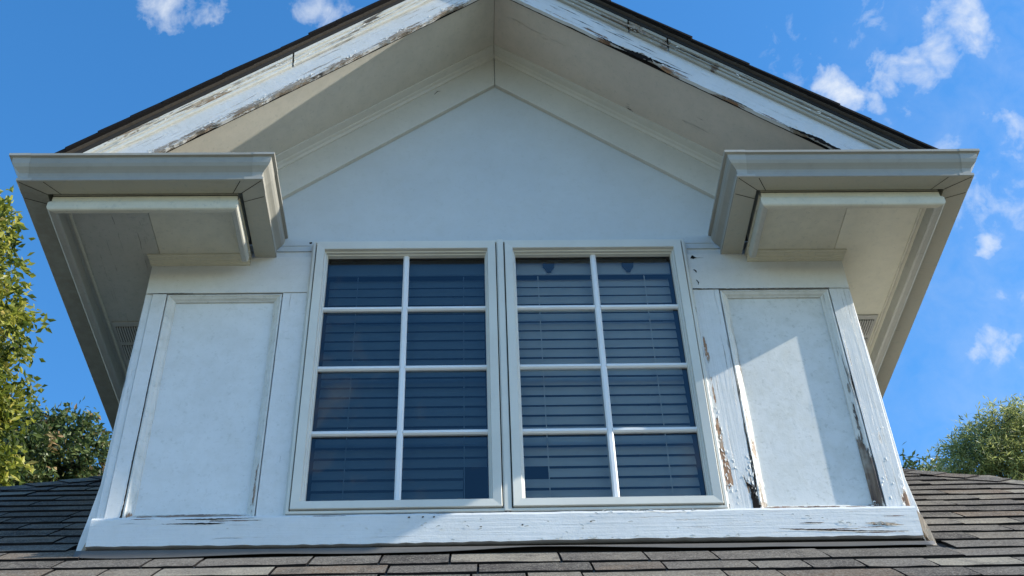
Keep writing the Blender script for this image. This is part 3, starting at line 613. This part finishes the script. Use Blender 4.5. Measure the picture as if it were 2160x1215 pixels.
crack('split', [(-.30, rl_(.30, 2.28), .002), (-.285, rl_(.285, 2.29), .004), (-.27, rl_(.27, 2.28), .002)], -.0090, 21)
for i, (x_, z_) in enumerate(((-.36, -.372), (-.31, -.371), (-.27, -.372), (.05, -.41), (.30, -.40), (-.1, -.415))):
    crack('nail_hole', [(x_ - .004, z_, .003), (x_, z_, .006), (x_ + .004, z_ + .001, .003)], -.0335, 40 + i)
def flakes(spots, y, seed, parent=HOUSE):
    """curled chips of old paint standing off the wood: (x, z, rx, rz, how many, grain angle)"""
    rr_ = random.Random(seed); m_ = MB()
    for (cx_, cz_, rx, rz2, n_, ang) in spots:
        for _ in range(max(2, int(n_ * .6))):
            ux, uz = rr_.gauss(0, .5) * rx, rr_.gauss(0, .5) * rz2
            x = cx_ + ux * math.cos(ang) - uz * math.sin(ang); z = cz_ + ux * math.sin(ang) + uz * math.cos(ang)
            L = rr_.uniform(.005, .020); w_ = rr_.uniform(.0015, .005); a_ = ang + rr_.gauss(0, .25) + (math.pi / 2 if rx < rz2 else 0)
            d_ = Vector((math.cos(a_), 0, math.sin(a_))); e_ = Vector((-math.sin(a_), 0, math.cos(a_))); c_ = Vector((x, y, z)); lift = rr_.uniform(.0004, .0022)
            m_.add([c_, c_ + d_ * L * .5 + e_ * w_ * .4, c_ + d_ * L, c_ + d_ * L * .9 + e_ * w_ + Vector((0, -lift * .7, 0)), c_ + d_ * L * .45 + e_ * w_ * 1.4 + Vector((0, -lift, 0)), c_ + e_ * w_ * .8 + Vector((0, -lift * .6, 0))], [(0, 1, 4, 5), (1, 2, 3, 4)])
    return build('paint_flakes', m_, P['flake'], parent, kind='stuff')
flakes(((.835, -.02, .010, .16, 26, 0), (.842, -.18, .016, .10, 22, 0), (.925, -.22, .020, .14, 30, 0), (.955, -.12, .010, .18, 18, 0), (.87, -.15, .03, .15, 16, 0), (1.44, -.22, .03, .12, 14, 0), (1.485, -.2, .012, .2, 14, 0), (.835, .4, .006, .10, 10, 0)), -.0005, 1)
flakes(((1.08, -.333, .16, .006, 24, 0), (1.36, -.33, .02, .02, 6, 0)), .012, 2)
flakes(((1.35, -.428, .12, .014, 20, 0), (.5, -.362, .35, .004, 34, 0), (.4, -.470, .6, .003, 40, 0), (0, -.41, .9, .03, 40, 0), (1.1, -.40, .3, .02, 14, 0)), -.0335, 3)
flakes(tuple((-x_, 2.362 - SL * x_, .10, .012, 16, A) for x_ in (.25, .45, .65, .85, 1.05, 1.25, 1.45)), -.4155, 4)
flakes(tuple((x_, 2.36 - SL * x_, .10, .010, 9, -A) for x_ in (.35, .55, .72, 1.0, 1.3)), -.4155, 5)
flakes(tuple((-x_, 2.51 - SL * x_, .10, .022, 14, A) for x_ in (.35, .65, .95, 1.2, 1.45, 1.6)), -.440, 6)
flakes(tuple((x_, 2.51 - SL * x_, .10, .022, 10, -A) for x_ in (.45, .65, .8, 1.1, 1.4)), -.440, 7)
# ------------------------------------------------------------------ windows
def frame_ring(m_, x0, x1, z0, z1, prof):
    """mitred picture frame: prof is a list of (offset inward, y)"""
    pts = [[(x0 + o, y, z0 + o), (x1 - o, y, z0 + o), (x1 - o, y, z1 - o), (x0 + o, y, z1 - o)] for o, y in prof]
    for a, b in zip(pts, pts[1:]):
        m_.add(a + b, [(i, (i + 1) % 4, (i + 1) % 4 + 4, i + 4) for i in range(4)])
    return m_
ZB, ZTW = -.343, 1.028
for wi, (x0, x1) in enumerate(((-.812, -.004), (-.003 + .007, .812))):
    x0 += 0; 
    win = bpy.data.objects.new('window', None); COL.objects.link(win); win.parent = HOUSE; win.location = Vector(((x0 + x1) / 2, 0, ZB)) - HOUSE.location
    outer_l = .014 if wi == 0 else .010
    fm = MB(); frame_ring(fm, x0, x1, ZB, ZTW, [(0, .03), (0, -.018), (.002, -.020), (.011, -.020), (.012, -.014), (.012, .02)])
    build('frame', fm, P['vinyl'], win)
    gs = MB(); frame_ring(gs, x0, x1, ZB, ZTW, [(.0121, -.010), (.0165, -.010)]); build('gasket', gs, P['gasket'], win)
    # sash rails in four pieces, mitred
    prof = [(.0162, -.004), (.0162, -.026), (.018, -.028), (.0500, -.025), (.0515, -.022), (.0525, -.008), (.0575, -.006), (.0585, .006), (.0625, .008), (.0640, .026)]
    for side in range(4):
        m_ = MB(); ring = [[(x0 + o, y, ZB + o), (x1 - o, y, ZB + o), (x1 - o, y, ZTW - o), (x0 + o, y, ZTW - o)] for o, y in prof]
        a, b = side, (side + 1) % 4
        m_.loft([[q[a] for q in ring], [q[b] for q in ring]])
        build('sash_rail', m_, P['vinyl'], win)
    gx0, gx1, gz0, gz1 = x0 + .062, x1 - .062, ZB + .062, ZTW - .062
    xm = (gx0 + gx1) / 2
    # glass panes one per light, muntins in front
    zr_ = [gz0, .036, .353, .668, gz1]
    mw = .0125
    for i in range(4):
        for j in range(2):
            a_ = gx0 if j == 0 else xm + .001; b_ = xm - .001 if j == 0 else gx1
            zz0 = zr_[i] + (.001 if i else 0); zz1 = zr_[i + 1] - (.001 if i < 3 else 0)
            build('pane', MB().add([(a_, .028, zz0), (b_, .028, zz0), (b_, .028, zz1), (a_, .028, zz1)], [(0, 1, 2, 3)]), P['glass_l'] if wi == 0 else P['glass'], win)
    def bar(x0_, x1_, z0_, z1_, vert, d=0.0):
        m_ = MB()
        if vert: m_.loft([[(x0_, .027, z), (x0_, .018 - d, z), (x0_ + .006, .012 - d, z), (x1_ - .006, .012 - d, z), (x1_, .018 - d, z), (x1_, .027, z)] for z in (z0_, z1_)])
        else: m_.loft([[(x, .027, z0_), (x, .018 - d, z0_), (x, .012 - d, z0_ + .006), (x, .012 - d, z1_ - .006), (x, .018 - d, z1_), (x, .027, z1_)] for x in (x0_, x1_)])
        return m_
    build('muntin', bar(xm - mw, xm + mw, gz0, gz1, True, .0012), P['muntin'], win)
    for z in (.036, .353, .668):
        build('muntin', bar(gx0, xm - mw + .002, z - .011, z + .011, False), P['muntin'], win); build('muntin', bar(xm + mw - .002, gx1, z - .011, z + .011, False), P['muntin'], win)
    # caulk line against the wall
    ck = MB()
    xx = x0 if wi == 0 else x1; s_ = -1 if wi == 0 else 1
    n = 50; rc = random.Random(wi)
    for i in range(n):
        za_, zb_ = ZB + (ZTW - ZB) * i / n, ZB + (ZTW - ZB) * (i + 1) / n; w_ = .010 + rc.uniform(-.003, .002)
        ck.add([(xx, -.004, za_), (xx, -.004, zb_), (xx + s_ * w_, -.0005, zb_), (xx + s_ * w_, -.0005, za_)], [(0, 1, 2, 3)])
    build('caulk', ck, P['caulk'], win)
build('mullion', MB().box(-.0105, .0125, -.0245, .02, ZB, ZTW), P['vinyl'])
# room behind
rm = MB()
X0, X1, Y0, Y1, ZA, ZC = -.80, .80, .10, 2.6, -.36, 1.10
rm.add([(X0, .05, ZA), (X1, .05, ZA), (X1, Y1, ZA), (X0, Y1, ZA), (X0, .05, ZC), (X1, .05, ZC), (X1, Y1, ZC), (X0, Y1, ZC)], [(0, 1, 2, 3), (4, 7, 6, 5), (0, 3, 7, 4), (1, 5, 6, 2), (3, 2, 6, 7)])
build('room_lining', rm, P['room'])
# ------------------------------------------------------------------ blinds
BL = 'slatted blind hanging inside the '
def blind(x0, x1, label, cords, miss, valance_z, brk):
    root = bpy.data.objects.new('window_blind', None); COL.objects.link(root); root.location = ((x0 + x1) / 2, .11, valance_z + .08); root.empty_display_size = .1
    root['label'] = label; root['category'] = 'blind'; root['group'] = 'blinds behind the dormer windows'
    org = root.location
    build('headrail', MB().box(x0, x1, .085, .14, valance_z + .055, valance_z + .10), P['blind'], root, bevel=.003)
    build('valance', MB().box(x0 - .006, x1 + .006, .072, .080, valance_z, valance_z + .075), P['blind'], root, bevel=.003)
    z = valance_z - .016; i = 0; rb = random.Random(int(x0 * 100))
    th = math.radians(80)
    while z > -.33:
        xa, xb = x0, x1
        for (mi_, ma, mb_) in miss:
            if mi_ == i: xa, xb = max(x0, ma), min(x1, mb_)
        th = math.radians(81 - .36 * i); dz, dy = .0245 * math.sin(th), -.0245 * math.cos(th); y = .112
        tl = rb.uniform(-.0012, .0012)
        rings = []
        for xx, tt in ((xa, -tl), (xb, tl)):
            ring = []
            for k_ in range(7):
                q_ = -1 + k_ / 3; bl = .0042 * (1 - q_ * q_); ring.append((xx, y - dy * q_ - bl * math.sin(th), z + dz * q_ - bl * math.cos(th) + tt))
            for k_ in range(6, -1, -1):
                q_ = -1 + k_ / 3; bl = .0042 * (1 - q_ * q_) - .0026; ring.append((xx, y - dy * q_ - bl * math.sin(th), z + dz * q_ - bl * math.cos(th) + tt))
            rings.append(ring)
        build('slat', MB().loft(rings, closed=True), P['blind'], root)
        z -= .0492; i += 1
    for cx_ in cords:
        build('ladder_cord', MB().box(cx_ - .0019, cx_ + .0019, .082, .084, -.33, valance_z + .0), P['cord'], root)
    for bx in brk:
        zt_ = valance_z + .058
        build('bracket', MB().prism([(bx - .026, zt_), (bx + .026, zt_), (bx + .024, zt_ - .022), (bx + .012, zt_ - .040), (bx + .009, zt_ - .052), (bx - .009, zt_ - .052), (bx - .012, zt_ - .040), (bx - .024, zt_ - .022)], .058, .068), P['bracket'], root)
    return root
blind(-.745, -.072, 'slatted blind behind the darker-tinted left window, its lowest slats broken short on the right', (-.62, -.40, -.16), ((20, -9, -.165), (21, -9, -.165), (22, -9, -.165)), .905, ())
blind(.072, .745, 'slatted blind behind the clearer right window, one short slat at its lower left', (.166, .40, .634), ((20, .166, 9),), .905, (.215, .565))
# ------------------------------------------------------------------ trees
def leaf_mat(name, cols, trans=.35):
    m = M(name, .45, .35); p = m.pos(); w = m.n('ShaderNodeTexWhiteNoise', noise_dimensions='3D')
    at = m.n('ShaderNodeAttribute', attribute_name='lc'); cr = m.n('ShaderNodeValToRGB'); m.l(at.outputs['Fac'], cr.inputs[0]); e = cr.color_ramp
    e.elements[0].position = 0; e.elements[0].color = c4(*cols[0]); e.elements[1].position = 1; e.elements[1].color = c4(*cols[-1])
    for i, c_ in enumerate(cols[1:-1]): e.elements.new((i + 1) / (len(cols) - 1)).color = c4(*c_)
    m.l(cr.outputs[0], m.b.inputs['Base Color']); tr = m.n('ShaderNodeBsdfTranslucent'); m.l(cr.outputs[0], tr.inputs[0])
    mx_ = m.n('ShaderNodeMixShader'); mx_.inputs[0].default_value = trans; m.l(m.b.outputs[0], mx_.inputs[1]); m.l(tr.outputs[0], mx_.inputs[2]); m.l(mx_.outputs[0], m.out.inputs[0]); return m.m
barkm = plain('bark', c4(.09, .075, .06), .9, .1, 0, 1.0, .5, 12)
def limb(m_, a, b, r0, r1, n=7, seg=4, wob=.05, rr=random):
    a, b = Vector(a), Vector(b); d = (b - a); ax = d.normalized(); s1 = ax.orthogonal().normalized(); s2 = ax.cross(s1); rings = []
    off = Vector((0, 0, 0))
    for i in range(seg + 1):
        t = i / seg; c = a + d * t + off; rad = r0 + (r1 - r0) * t
        rings.append([tuple(c + s1 * rad * math.cos(2 * math.pi * k / n) + s2 * rad * math.sin(2 * math.pi * k / n)) for k in range(n)])
        if i < seg - 1: off = off + (s1 * rr.uniform(-1, 1) + s2 * rr.uniform(-1, 1)) * wob * d.length / seg
        else: off = Vector((0, 0, 0))
    m_.loft(rings, closed=True)
def tree(name, label, base, blobs, mat, leaf=(.10, .045), per=26, tw=.30, seed=1, dens=34, group=None, droop=0.0):
    rr = random.Random(seed); root = bpy.data.objects.new(name, None); COL.objects.link(root); root.location = base; root['label'] = label; root['category'] = 'tree'
    if group: root['group'] = group
    base = Vector(base); fork = Vector((base.x, base.y, base.z + (blobs[0][0][2] - base.z) * .45))
    t_ = MB(); limb(t_, base, fork, .26, .18, 10, 6, .03, rr); build('trunk', t_, barkm, root)
    lm = MB(); lv = MB(); cols = []
    for (c, R) in blobs:
        c = Vector(c); limb(lm, fork, c, .11, .03, 6, 5, .12, rr)
        nt_ = int(dens * R[0] * R[2] * 4)
        for _ in range(nt_):
            # a twig near the surface (some inside)
            d = Vector((rr.gauss(0, 1), rr.gauss(0, 1), rr.gauss(0, 1))).normalized(); k = rr.uniform(.35, 1.0) ** .5 * rr.uniform(.85, 1.08)
            p = c + Vector((d.x * R[0], d.y * R[1], d.z * R[2])) * k
            out = (d + Vector((rr.uniform(-.5, .5), rr.uniform(-.5, .5), rr.uniform(-.3, .5) - droop))).normalized()
            L = tw * rr.uniform(.6, 1.3)
            if rr.random() < .25: limb(lm, p - out * L * 1.2, p + out * L * .6, .008, .003, 3, 2, .1, rr)
            tone = rr.gauss(0, .16)
            for q in range(per):
                t = rr.uniform(-.2, 1.0); pp = p + out * L * t + Vector((rr.gauss(0, 1), rr.gauss(0, 1), rr.gauss(0, 1))) * tw * .22
                ld = (out * .5 + Vector((rr.gauss(0, 1), rr.gauss(0, 1), rr.gauss(-.25 - droop, .8)))).normalized(); sd_ = ld.cross(Vector((rr.gauss(0, 1), rr.gauss(0, 1), rr.gauss(0, 1)))).normalized()
                l = leaf[0] * rr.uniform(.65, 1.25); w_ = leaf[1] * rr.uniform(.7, 1.2); nrm = ld.cross(sd_) * w_ * .35
                a = pp; m1 = pp + ld * l * .5
                lv.add([a, m1 + sd_ * w_ + nrm, pp + ld * l, m1 - sd_ * w_ + nrm, ], [(0, 1, 2), (0, 2, 3)]); cv = min(1, max(0, .45 + tone + rr.gauss(0, .17))); cols += [cv] * 4
    build('branches', lm, barkm, root)
    me = bpy.data.meshes.new('crown'); me.from_pydata(lv.v, [], lv.f); me.update(); me.materials.append(mat)
    at = me.attributes.new('lc', 'FLOAT', 'POINT'); at.data.foreach_set('value', cols)
    o = bpy.data.objects.new('crown', me); COL.objects.link(o); o.parent = root; o.location = -root.location; o['kind'] = 'stuff'
    return root
lm1 = leaf_mat('oak_leaf', [(.025, .045, .012), (.09, .125, .02), (.22, .245, .035), (.40, .39, .06), (.58, .46, .14)], .45)
lm2 = leaf_mat('dark_leaf', [(.018, .036, .015), (.045, .075, .024), (.095, .14, .045), (.18, .22, .07), (.34, .22, .11)], .32)
lm3 = leaf_mat('willow_leaf', [(.08, .12, .05), (.18, .22, .075), (.30, .33, .11), (.44, .45, .18), (.62, .62, .36)], .55)
tree('oak_tree', 'yellow-green leafy tree rising at the left edge beside the dormer eave', (-7.4, 6.6, GZ), (
    ((-6.3, 6.2, 5.9), (1.35, 1.0, 1.6)), ((-5.35, 5.5, 6.25), (.42, .5, .55)), ((-5.08, 6.0, 5.58), (.42, .45, .38)), ((-5.2, 6.3, 5.05), (.50, .5, .40)), ((-5.1, 6.6, 4.6), (.38, .5, .34)), ((-5.2, 6.7, 4.2), (.36, .4, .25)), ((-5.6, 6.5, 4.4), (.8, .6, .7)), ((-7.6, 6.6, 5.0), (1.5, 1.3, 1.6)), ((-5.5, 5.6, 6.5), (.35, .4, .35))),
    lm1, (.105, .027), 34, .24, 3, 48)
tree('dark_tree', 'dark green dense tree low behind the left shingle roof', (-6.4, 10.6, GZ), (
    ((-5.7, 10.3, 6.5), (.85, .9, .80)), ((-5.15, 10.4, 6.75), (.38, .5, .40)), ((-5.6, 10.2, 7.05), (.38, .45, .36)), ((-6.6, 10.6, 6.1), (1.2, 1.0, 1.2)), ((-5.4, 10.6, 5.9), (.9, .9, .8)), ((-6.1, 10.0, 6.9), (.5, .5, .4))),
    lm2, (.095, .026), 30, .24, 5, 58)
tree('willow_tree', 'light green feathery tree at the right edge behind the roof hip', (8.6, 11.4, GZ), (
    ((8.0, 11.3, 7.3), (.85, .8, .72)), ((7.55, 11.3, 7.35), (.45, .5, .40)), ((7.78, 11.0, 7.70), (.32, .4, .22)), ((7.15, 11.6, 7.30), (.30, .4, .25)), ((8.7, 11.4, 7.1), (.9, .9, .85)), ((7.4, 11.4, 6.9), (.7, .8, .55)), ((8.35, 11.0, 7.85), (.35, .4, .28))),
    lm3, (.11, .010), 46, .26, 8, 70, droop=.15)
tree('far_tree', 'small bluish green treetop just peeking over the roof beside the dormer corner', (7.4, 13.6, GZ), (
    ((7.30, 13.5, 8.42), (.42, .4, .20)), ((7.7, 13.6, 8.2), (.6, .5, .4))), lm2, (.12, .02), 26, .24, 9, 60)
